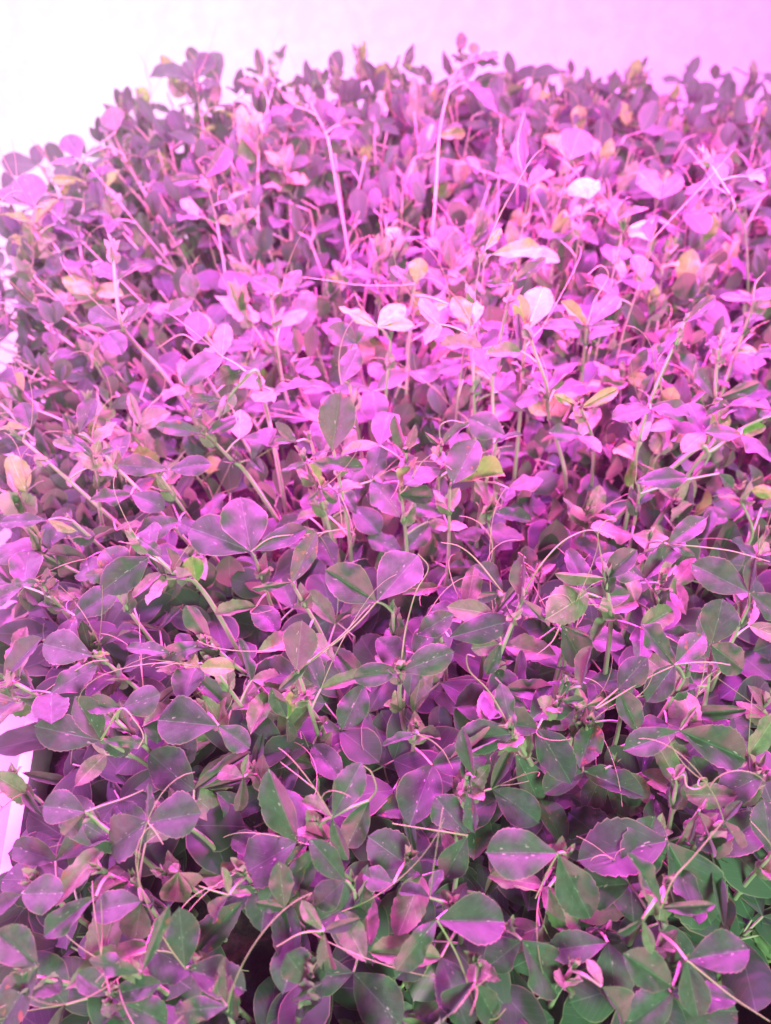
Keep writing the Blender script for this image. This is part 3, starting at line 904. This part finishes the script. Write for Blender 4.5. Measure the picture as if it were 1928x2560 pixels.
H(6, .16, 'pea shoot with two plump pink leaflets, one up and one down, on a slanting stalk', [((1005, 765), [((1130, 630), .68, 'o'), ((1085, 935), .66, 'o')], [(910, 850), (1130, 720), (1245, 665)])])
H(6, .145, 'pea shoot spreading two large purple-rimmed leaflets like wings on the right', [((1270, 945), [((1030, 1030), .50, 'o'), ((1550, 1065), .52, 'o'), ((1345, 840), .22, 'fy')], None)])
H(6, .15, 'pea shoot with a large half-green half-pink leaflet and a bright green stem slanting down right', [((552, 958), [((298, 990), .62, 'o'), ((500, 745), .42, 'c')], [(450, 780), (365, 690), (352, 620), (385, 625)])], stem=[(640, 1120, .105), (600, 1040, .13), (556, 962, .148)])
H(6, .14, 'pea shoot with a small pink bud on a straight stem beside the green shade leaf', [((872, 925), [((925, 868), .35, 'f')], None)], stem=[(800, 1095, .08), (872, 928, .135)])
H(6, .165, 'pea shoot with a short rimmed leaflet pair facing each other on a thin green stem', [((1185, 325), [((1250, 225), .42, 'fy'), ((1258, 355), .6, 'oy')], None)], stem=[(1180, 560, .12), (1172, 420, .145), (1190, 318, .165)])
H(6, .155, 'pea shoot with a broad lilac leaflet behind the rimmed boat leaflet', [((800, 380), [((1055, 355), .45, 'o')], [(830, 420), (865, 445)]), ((775, 478), [((770, 318), .42, 'f')], None)])
H(6, .145, 'pea shoot with a wide dull pink leaflet hanging below the short upright folded one', [((758, 485), [((850, 655), .75, 'o'), ((880, 540), .2, 'f')], [(720, 560), (650, 620)])])
H(6, .155, 'pea shoot with a pale pink lance-shaped leaflet standing upright right of centre', [((845, 755), [((890, 578), .45, 'f')], None)])
H(6, .145, 'pea shoot with a knot of small yellow-green buds and stipules right of centre', [((868, 835), [((830, 755), .6, 'fy'), ((935, 815), .5, 'fy'), ((880, 930), .4, 'f')], None)])
H(6, .15, 'pea shoot forking into an upright green leaflet and a pink one lying right', [((742, 818), [((790, 703), .45, 'f'), ((860, 808), .32, 'f')], None)], stem=[(610, 1000, .085), (680, 885, .12), (742, 822, .148)])
H(6, .145, 'pea shoot with two smooth pink leaflets stacked left of the thick pale stem', [((275, 542), [((542, 468), .48, 'o')], None), ((135, 530), [((292, 440), .6, 'o')], None)])
H(6, .14, 'pea shoot with a thin branching tendril crossing a pink leaflet, below the centre', [((140, 960), [((-10, 1010), .3, 'f'), ((235, 985), .6, 'f')], [(195, 985), (250, 1035), (290, 1110)])])
H(6, .155, 'pea shoot with a pale lilac blade leaflet before the half-green half-pink leaf', [((385, 1150), [((335, 940), .42, 'f')], None)], extra=False)
# --- middle left
H(5, .17, 'pea shoot leaning left with a small lime leaflet and a pale pink diamond leaflet', [((850, 310), [((830, 192), .78, 'oy')], None), ((745, 262), [((718, 155), .68, 'f')], None), ((590, 110), [((700, 190), .4, 'c')], None)], stem=[(970, 490, .12), (850, 310, .15), (745, 255, .16), (590, 110, .18)])
H(5, .155, 'pea shoot with a grey-green toothed folded leaflet halfway up a long curved stem', [((915, 572), [((805, 405), .48, 'f'), ((710, 632), .3, 'c')], None)], stem=[(1155, 840, .085), (1110, 740, .105), (1000, 650, .13), (915, 575, .155)])
H(5, .165, 'pea shoot with a hot pink round leaflet beside a large dusky red one', [((1085, 172), [((825, 70), .62, 'o'), ((1040, -60), .95, 'o'), ((1325, 75), .40, 'o')], [(1180, 110), (1350, 95), (1500, 70)])])
H(5, .17, 'pea shoot with a tall smooth magenta leaflet left of the centre', [((1262, 302), [((1368, 85), .42, 'o'), ((1090, 330), .25, 'f')], None)])
H(5, .16, 'pea shoot with an oval pink leaflet streaked with white flecks', [((1282, 682), [((1305, 470), .70, 'o')], None), ((1345, 640), [((1205, 770), .26, 'f')], [(1480, 530), (1600, 400)])])
H(5, .155, 'pea shoot with a round mauve leaflet over a crumpled lilac one, left of centre', [((550, 285), [((450, 160), .85, 'o'), ((370, 272), .35, 'c')], None)])
H(5, .15, 'pea shoot with a wide violet leaflet pointing left below the mauve round one', [((400, 622), [((187, 570), .58, 'o'), ((475, 615), .3, 'fy')], None)])
H(5, .15, 'pea shoot with a pale green folded leaflet rising at the left edge', [((20, 712), [((180, 545), .42, 'f')], None), ((165, 798), [((90, 662), .36, 'f')], [(290, 710), (390, 650), (470, 640)])], stem=[(250, 885, .115), (165, 798, .135), (20, 715, .152)])
H(5, .15, 'pea shoot with a small dusty pink flecked leaflet above a curled tendril', [((525, 848), [((692, 790), .60, 'o'), ((365, 825), .6, 'o')], [(480, 910), (435, 980)])])
H(5, .145, 'pea shoot with a large blue-violet leaflet paired with a rosy one below', [((945, 925), [((690, 900), .80, 'o'), ((1075, 1020), .75, 'o')], None)])
H(5, .15, 'pea shoot with a thin dark-backed leaflet in the middle of the left side', [((738, 612), [((550, 588), .32, 'o'), ((850, 590), .3, 'f')], None)])
H(5, .155, 'pea shoot with a lime green leaflet rimmed in orange', [((862, 672), [((1014, 678), .55, 'oy'), ((820, 640), .6, 'oy')], None)])
H(5, .16, 'pea shoot with a whitish curled leaflet near the bright left edge', [((190, 318), [((50, 308), .3, 'c'), ((247, 265), .32, 'f')], None)], stem=[(330, 500, .11), (255, 400, .13), (190, 322, .155)])
H(5, .14, 'lower left pea shoot with a dark green leaflet and a fluted grey one behind', [((438, 988), [((150, 925), .6, 'o'), ((325, 800), .65, 'f'), ((622, 998), .3, 'c')], [(520, 850), (585, 905), (620, 970), (595, 1025)])])
H(5, .15, 'pea shoot with a glowing pink folded leaflet under a serrated green one', [((1240, 890), [((1175, 760), .5, 'f'), ((1252, 992), .42, 'f'), ((1270, 770), .4, 'oy')], [(1260, 830), (1330, 815)])], stem=[(1425, 1020, .085), (1370, 890, .11), (1290, 790, .14)])
H(5, .16, 'pea shoot with a long flat purple leaflet at the left edge', [((210, 35), [((0, 48), .32, 'o'), ((330, 80), .3, 'fy')], None)])
# --- upper middle right
H(4, .24, 'tall pea shoot with a straight stem and two flat pink leaflets at its top', [((545, 120), [((432, 122), .35, 'o'), ((692, 8), .35, 'o')], None), ((455, 540), [((380, 405), .6, 'oy')], None)], stem=[(475, 900, .12), (462, 560, .17), (485, 400, .20), (548, 125, .25)])
H(4, .19, 'curved-stemmed pea shoot with a pink blade leaflet and a round green side leaflet', [((700, 588), [((835, 465), .32, 'f'), ((592, 532), .25, 'c')], None), ((705, 690), [((620, 640), .7, 'oy'), ((770, 760), .6, 'o')], None)], stem=[(778, 1050, .09), (768, 900, .12), (705, 690, .16), (695, 560, .19), (640, 400, .215), (622, 330, .225)])
H(4, .2, 'pea shoot with a long slanting stem bearing a dark-centred pink leaflet to the right', [((1135, 650), [((1012, 668), .35, 'o'), ((1385, 688), .36, 'o')], None), ((1290, 290), [((1425, 175), .24, 'f'), ((1175, 460), .2, 'f')], None), ((1070, 880), [((1000, 830), .7, 'oy'), ((1048, 995), .42, 'fy')], None)], stem=[(1048, 1100, .11), (1080, 870, .15), (1140, 640, .19), (1290, 290, .24)])
H(4, .185, 'pea shoot with a thick pale stem bent over to the right edge', [((1510, 790), [((1640, 735), .4, 'oy')], None)], stem=[(1290, 872, .165), (1400, 845, .172), (1480, 790, .178), (1560, 735, .183), (1665, 690, .187)])
H(4, .2, 'pea shoot with a flat rosette of pink leaflets and looped tendrils, upper right of centre', [((868, 310), [((738, 280), .3, 'o'), ((1010, 295), .3, 'o'), ((1000, 175), .35, 'o'), ((760, 200), .4, 'fy')], [(900, 200), (962, 90), (930, 42), (875, 80)])], stem=[(842, 560, .14), (868, 315, .2)])
H(4, .19, 'pea shoot with yellow-rimmed leaflets spread like a moustache', [((845, 655), [((728, 600), .35, 'fy'), ((1002, 575), .33, 'fy')], None)], stem=[(890, 980, .10), (895, 800, .14), (845, 660, .19)])
H(4, .18, 'pea shoot with a broad pink serrated leaflet behind a green cupped one', [((290, 985), [((395, 800), .75, 'o'), ((508, 940), .5, 'fy')], None)])
H(4, .18, 'pea shoot with a deep rose rounded leaflet left of the tall straight stem', [((525, 782), [((365, 702), .68, 'o')], None), ((470, 810), [((592, 775), .3, 'f')], None)])
H(4, .165, 'pea shoot with an oval pink leaflet touched with blue, lying flat on the right', [((1080, 978), [((1303, 958), .45, 'o')], None), ((1440, 940), [((1500, 1000), .6, 'o')], None)])
H(4, .215, 'pea shoot with two ochre serrated stipules opened like a butterfly', [((612, 325), [((572, 165), .5, 'oy'), ((682, 140), .55, 'oy')], None)], stem=[(575, 760, .13), (595, 450, .19), (612, 320, .215)])
H(4, .205, 'pea shoot with olive leaflets clasping its stem left of the tall straight one', [((375, 305), [((290, 180), .55, 'oy'), ((385, 190), .5, 'oy')], None)], stem=[(385, 780, .13), (380, 560, .17), (375, 310, .205)])
H(4, .215, 'pea shoot topped by a pale crumpled bud on a long curved stem, far right', [((1440, 402), [((1520, 332), .55, 'c'), ((1405, 360), .6, 'c')], None), ((1425, 620), [((1345, 490), .62, 'o'), ((1612, 548), .3, 'f')], None)], stem=[(1300, 955, .13), (1420, 800, .155), (1440, 700, .165), (1425, 580, .185), (1440, 405, .215)])
H(4, .215, 'pea shoot with a coin-shaped ochre leaflet where two long tendrils meet', [((130, 120), [((150, 10), 1.0, 'oy'), ((20, 50), .4, 'o')], [(50, 128), (-120, 125), (-250, 105), (-360, 92)]), ((275, 210), [((150, 250), .4, 'oy')], None)])
H(4, .19, 'pea shoot with a small pointed pink leaflet catching light, left of the cupped leaf', [((240, 822), [((362, 725), .36, 'f'), ((170, 760), .3, 'f')], [(235, 740), (280, 712), (340, 722)])], stem=[(228, 960, .14), (240, 825, .19)])
H(4, .195, 'pea shoot with two upright grey-green pointed leaflets left of the cupped leaf', [((88, 850), [((40, 690), .42, 'f'), ((128, 728), .36, 'f')], None)], stem=[(95, 980, .14), (88, 850, .19)])
H(4, .17, 'pea shoot with a squarish green folded leaflet under the upright pointed ones', [((60, 1030), [((200, 1040), .6, 'f'), ((140, 870), .4, 'fy')], [(90, 1000), (150, 900), (215, 845)])])
H(4, .21, 'pea shoot with flat grey-pink leaflets near the right edge in the upper middle', [((1588, 190), [((1445, 172), .34, 'o'), ((1700, 165), .35, 'o')], [(1600, 120), (1640, 70)])])
H(3, .205, 'pea shoot with a pair of yellow-olive leaflets glowing against the pink, above the centre', [((1632, 308), [((1465, 220), .34, 'oy'), ((1745, 215), .45, 'oy'), ((1790, 300), .5, 'oy')], [(1560, 220), (1530, 150)])])
# --- upper middle left
H(3, .195, 'pea shoot with a disc-like hot pink leaflet and a square one beside it', [((1540, 378), [((1418, 310), .85, 'o'), ((1620, 300), .6, 'o')], None)])
H(3, .195, 'pea shoot with a squared pink leaflet hanging from above the big mottled leaflet', [((1475, 552), [((1550, 400), .5, 'o')], None)])
H(3, .195, 'pea shoot with the largest mottled leaflet of the middle, oval and finely toothed', [((1437, 842), [((1470, 592), .70, 'o'), ((1340, 880), .2, 'f')], None)])
H(3, .185, 'pea shoot with a flat rose-pink pointed leaflet on a stem leaning left', [((890, 768), [((675, 735), .36, 'o'), ((1030, 700), .35, 'o')], None)], stem=[(1095, 980, .14), (1000, 880, .16), (893, 770, .185)])
H(3, .18, 'pea shoot with a broad violet-pink oval leaflet lying flat on the left', [((735, 925), [((510, 900), .34, 'o'), ((910, 900), .55, 'o')], None)])
H(3, .22, 'pea shoot with bleached drooping leaflets at the bend of a lime green stem', [((1112, 492), [((932, 545), .34, 'c')], None), ((970, 625), [((812, 620), .25, 'c'), ((835, 700), .28, 'c')], [(1010, 670), (1030, 740)])], stem=[(1185, 820, .14), (1160, 700, .16), (1135, 600, .185), (1108, 495, .215), (1040, 550, .207), (975, 622, .20)], tip=False)
H(3, .205, 'pea shoot with a round candy pink leaflet over an oblong one, upper left', [((840, 185), [((810, 68), .80, 'o'), ((730, 250), .55, 'o')], None)])
H(3, .2, 'pea shoot with an upright egg-shaped lilac leaflet, upper left of centre', [((850, 372), [((860, 240), .65, 'o')], [(780, 340), (680, 400)])])
H(3, .215, 'pea shoot on a long left-leaning stem with a striped pink leaflet at its node', [((525, 295), [((388, 240), .52, 'o'), ((645, 208), .32, 'o')], None)], stem=[(745, 560, .14), (600, 395, .175), (527, 297, .21), (500, 130, .235), (488, -20, .25)])
H(3, .21, 'pea shoot with a crisp pair of pink leaflets at a fork in the upper centre', [((1212, 160), [((1088, 100), .40, 'f'), ((1300, 62), .5, 'o')], None)])
H(3, .19, 'pea shoot with a lilac leaflet leaning right near the left side', [((340, 770), [((412, 618), .5, 'o')], None)])
H(3, .19, 'pea shoot with a pale round leaflet against the white gap at the left edge', [((132, 745), [((95, 635), 1.0, 'o'), ((0, 752), .2, 'fy')], None)])
H(3, .18, 'pea shoot with a flat violet-pink leaflet pointing right, just above the centre', [((1340, 890), [((1566, 915), .36, 'o'), ((1215, 930), .25, 'o')], None)])
H(3, .17, 'pea shoot with a tuft of small white-pink leaflets near the centre', [((1390, 1005), [((1330, 900), .6, 'fy'), ((1455, 1062), .45, 'f'), ((1328, 1055), .3, 'f'), ((1420, 968), .3, 'f')], None)])
H(3, .19, 'pea shoot with a wavy magenta leaflet on a slender stalk left of the mottled one', [((1282, 802), [((1185, 800), .38, 'o'), ((1190, 718), .4, 'o')], None)])
H(3, .185, 'pea shoot with two pale down-curled leaflets spread like a gull, left', [((410, 878), [((275, 772), .25, 'c'), ((542, 826), .22, 'c')], None)], stem=[(432, 1100, .12), (425, 980, .15), (410, 880, .185)])
# --- far left and back
H(1, .265, 'pea shoot silhouetted against the board with three round purple leaflets, back left', [((845, 345), [((655, 330), .40, 'o'), ((915, 235), .85, 'o'), ((800, 265), .5, 'o')], None), ((950, 365), [((900, 240), .7, 'o')], None)], stem=[(870, 500, .235), (845, 350, .265)])
H(1, .25, 'pea shoot at the left corner with an upright heart-shaped purple leaflet', [((350, 690), [((282, 588), .6, 'o'), ((220, 705), .3, 'o')], [(400, 660), (470, 635), (530, 665), (545, 700)])])
H(1, .25, 'pea shoot with a white-pink arched leaflet and a brighter upright one, upper left', [((885, 768), [((745, 785), .40, 'f'), ((975, 638), .42, 'f')], None)], stem=[(960, 1100, .18), (930, 930, .21), (887, 772, .245)])
H(1, .26, 'pea shoot with a slim pale stem topping the back row left of centre', [((1130, 590), [((1010, 560), .55, 'o'), ((1212, 600), .5, 'f')], None)], stem=[(1115, 820, .20), (1130, 590, .235), (1160, 450, .255), (1190, 330, .27)])
H(1, .26, 'pea shoot with a cross of four leaflets on a pale slanting stem in the back', [((1418, 600), [((1285, 548), .32, 'o'), ((1540, 548), .36, 'o')], None)], stem=[(1440, 720, .22), (1412, 590, .24), (1370, 500, .255), (1325, 415, .265)])
H(1, .23, 'pea shoot with a pale wing-like leaflet above a straight mauve stem, upper left', [((365, 780), [((497, 732), .32, 'f'), ((230, 775), .18, 'fy')], None)], stem=[(350, 1100, .17), (360, 900, .2), (365, 785, .228)])
H(1, .225, 'pea shoot with two olive leaflets jutting toward the white at the far left', [((155, 968), [((5, 930), .2, 'fy'), ((255, 868), .34, 'fy')], None)], stem=[(220, 1100, .18), (158, 972, .222)])
H(1, .235, 'pea shoot with one wide washed-out mauve leaflet at the far left', [((150, 895), [((110, 752), 1.2, 'o'), ((40, 800), .6, 'o')], None)])
H(1, .25, 'pea shoot with a dark upright leaflet poking above the left slope of the mat', [((500, 570), [((480, 465), .6, 'o'), ((440, 540), .5, 'o')], [(380, 670), (330, 740)])])
H(2, .285, 'pea shoot with a lone dark teardrop leaflet standing highest against the board', [((320, 228), [((330, 138), .6, 'o')], None)], stem=[(350, 420, .235), (335, 310, .262), (320, 232, .282)])
H(2, .28, 'tall pea shoot whose pink stem hooks over at the top right of centre', [((228, 590), [((342, 575), .3, 'fy'), ((140, 510), .25, 'f')], None)], stem=[(215, 860, .2), (232, 590, .24), (262, 430, .262), (300, 320, .278), (345, 268, .285), (378, 258, .286)], tip=False)
H(2, .235, 'pea shoot with a large brown-olive leaflet with side veins, upper right of centre', [((455, 1100), [((672, 1075), .42, 'oy')], None)])
H(2, .25, 'pea shoot with a translucent lilac round leaflet in the back right', [((795, 690), [((840, 560), .9, 'o'), ((770, 600), .3, 'oy')], None)])
H(2, .24, 'pea shoot with a V of lilac leaflets in the right half of the back', [((1187, 860), [((1100, 738), .5, 'o'), ((1282, 765), .45, 'o')], None)])
H(2, .23, 'pea shoot with an ochre notched leaflet folded against a pink half, back right', [((1147, 1042), [((1085, 965), .85, 'oy'), ((1165, 935), .5, 'f')], [(1250, 930), (1390, 780), (1500, 650)])])
H(2, .24, 'pea shoot with a mustard leaflet among pink ones in the back right', [((880, 862), [((835, 775), .8, 'oy'), ((920, 780), .6, 'oy')], None)])
H(2, .27, 'pea shoot with a long diagonal bare tendril crossing the back right', [((430, 1085), [((500, 985), .3, 'oy')], [(490, 940), (560, 810), (630, 690), (690, 632)])])
H(2, .24, 'pea shoot with a white glaring blade-like leaflet in the back right', [((1000, 948), [((1140, 902), .26, 'f'), ((1040, 1040), .4, 'f')], None)])
H(2, .235, 'pea shoot with a narrow white edge-on leaflet near the right edge', [((1508, 893), [((1318, 932), .2, 'f'), ((1650, 830), .4, 'o')], None)], stem=[(1562, 1090, .19), (1510, 890, .235), (1450, 780, .25), (1385, 680, .262)])
H(2, .25, 'pea shoot with a bright white leaflet like a tiny sail on a pale stalk', [((610, 805), [((730, 755), .38, 'f'), ((485, 712), .4, 'c'), ((590, 560), .3, 'f')], [(570, 640), (600, 480)])])
H(2, .265, 'pea shoot with a hooded mauve leaflet tilted left on the back slope', [((487, 492), [((368, 382), .38, 'o')], None)])
H(2, .26, 'pea shoot with a dark ragged tip at the right end of the back row', [((1640, 440), [((1625, 360), .3, 'f'), ((1590, 500), .6, 'o'), ((1700, 520), .8, 'o')], None)])
print('heroes', len(HERO_BASES))

# ------------------------------------------------------------------ the individual shoots
r = random.Random(21)
pts = []
tries = 0
NRAND = 299 - len(HERO_BASES)
while len(pts) < NRAND and tries < 60000:
    tries += 1
    x, y = to_world(r.uniform(TX0 + .008, TX1 - .01), r.uniform(TY0 + .01, TY1 - .01))
    if y < .03: continue
    if x > .06 and y < .10: continue
    if y < .3 and to_tray(x, y)[0] < .035: continue
    if -.06 < x < -.025 and y < .13: continue
    if abs(x) > 0.487 * (0.72 * y + .30) * 1.02 + .03: continue
    dmin = 0.027 + 0.006 * y
    if all((x - a) ** 2 + (y - b) ** 2 > dmin ** 2 * .8 for a, b in pts + HERO_BASES):
        pts.append((x, y))
print('shoots placed', len(pts))
for i, (x, y) in enumerate(pts):
    lx, ly = lean_at(x, y)
    h = (canopy(y, x) - SOIL_Z) * r.uniform(.72, 1.02)
    size = np.interp(y, [0, .25, .5, .9], [.044, .040, .034, .035]) * r.uniform(.78, 1.2)
    o = shoot(x, y, h, (lx + r.uniform(-.18, .18), ly + r.uniform(-.18, .18), 0), float(size), 1000 + i)
    if y > .70:
        lab = 'out-of-focus pea shoot, one of many alike in the back rows before the white board'
    elif y > .42:
        lab = ('one of many similar small-leaved shoots in the bright pink left middle' if x < -.02 else
               'one of many similar slender shoots in the bright pink right middle')
    elif y > .22:
        lab = ('one of many similar violet-leaved shoots leaning over the left rim' if x < -.05 else
               'one of many similar shoots in the half-shaded centre, lower than their neighbours')
    else:
        lab = ('one of many similar dark shoots low at the front left' if x < 0 else
               'one of many similar dull green shoots low at the front right')
    o['label'] = lab
    o['category'] = 'pea shoot'
    o['group'] = 'pea shoots in the tray'


# ------------------------------------------------------------------ thin volume added over the bed, standing in for lens glare
m, nt = newmat('glare_veil')
out = N(nt, 'ShaderNodeOutputMaterial')
pv = N(nt, 'ShaderNodeVolumePrincipled')
pv.inputs['Color'].default_value = (0.95, 0.95, 0.95, 1)
pv.inputs['Density'].default_value = 0.011
L(nt, pv.outputs[0], out.inputs['Volume'])
bm = bmesh.new()
bmesh.ops.create_cube(bm, size=1)
for v in bm.verts:
    v.co = (v.co.x * 6, v.co.y * 5, v.co.z * 4.4 + 0.6)
me = bpy.data.meshes.new('glare_haze'); bm.to_mesh(me); bm.free(); me.materials.append(m)
o = link('glare_haze', me)
o['kind'] = 'stuff'
o['label'] = 'thin added veil imitating pink lens glare over the bed'
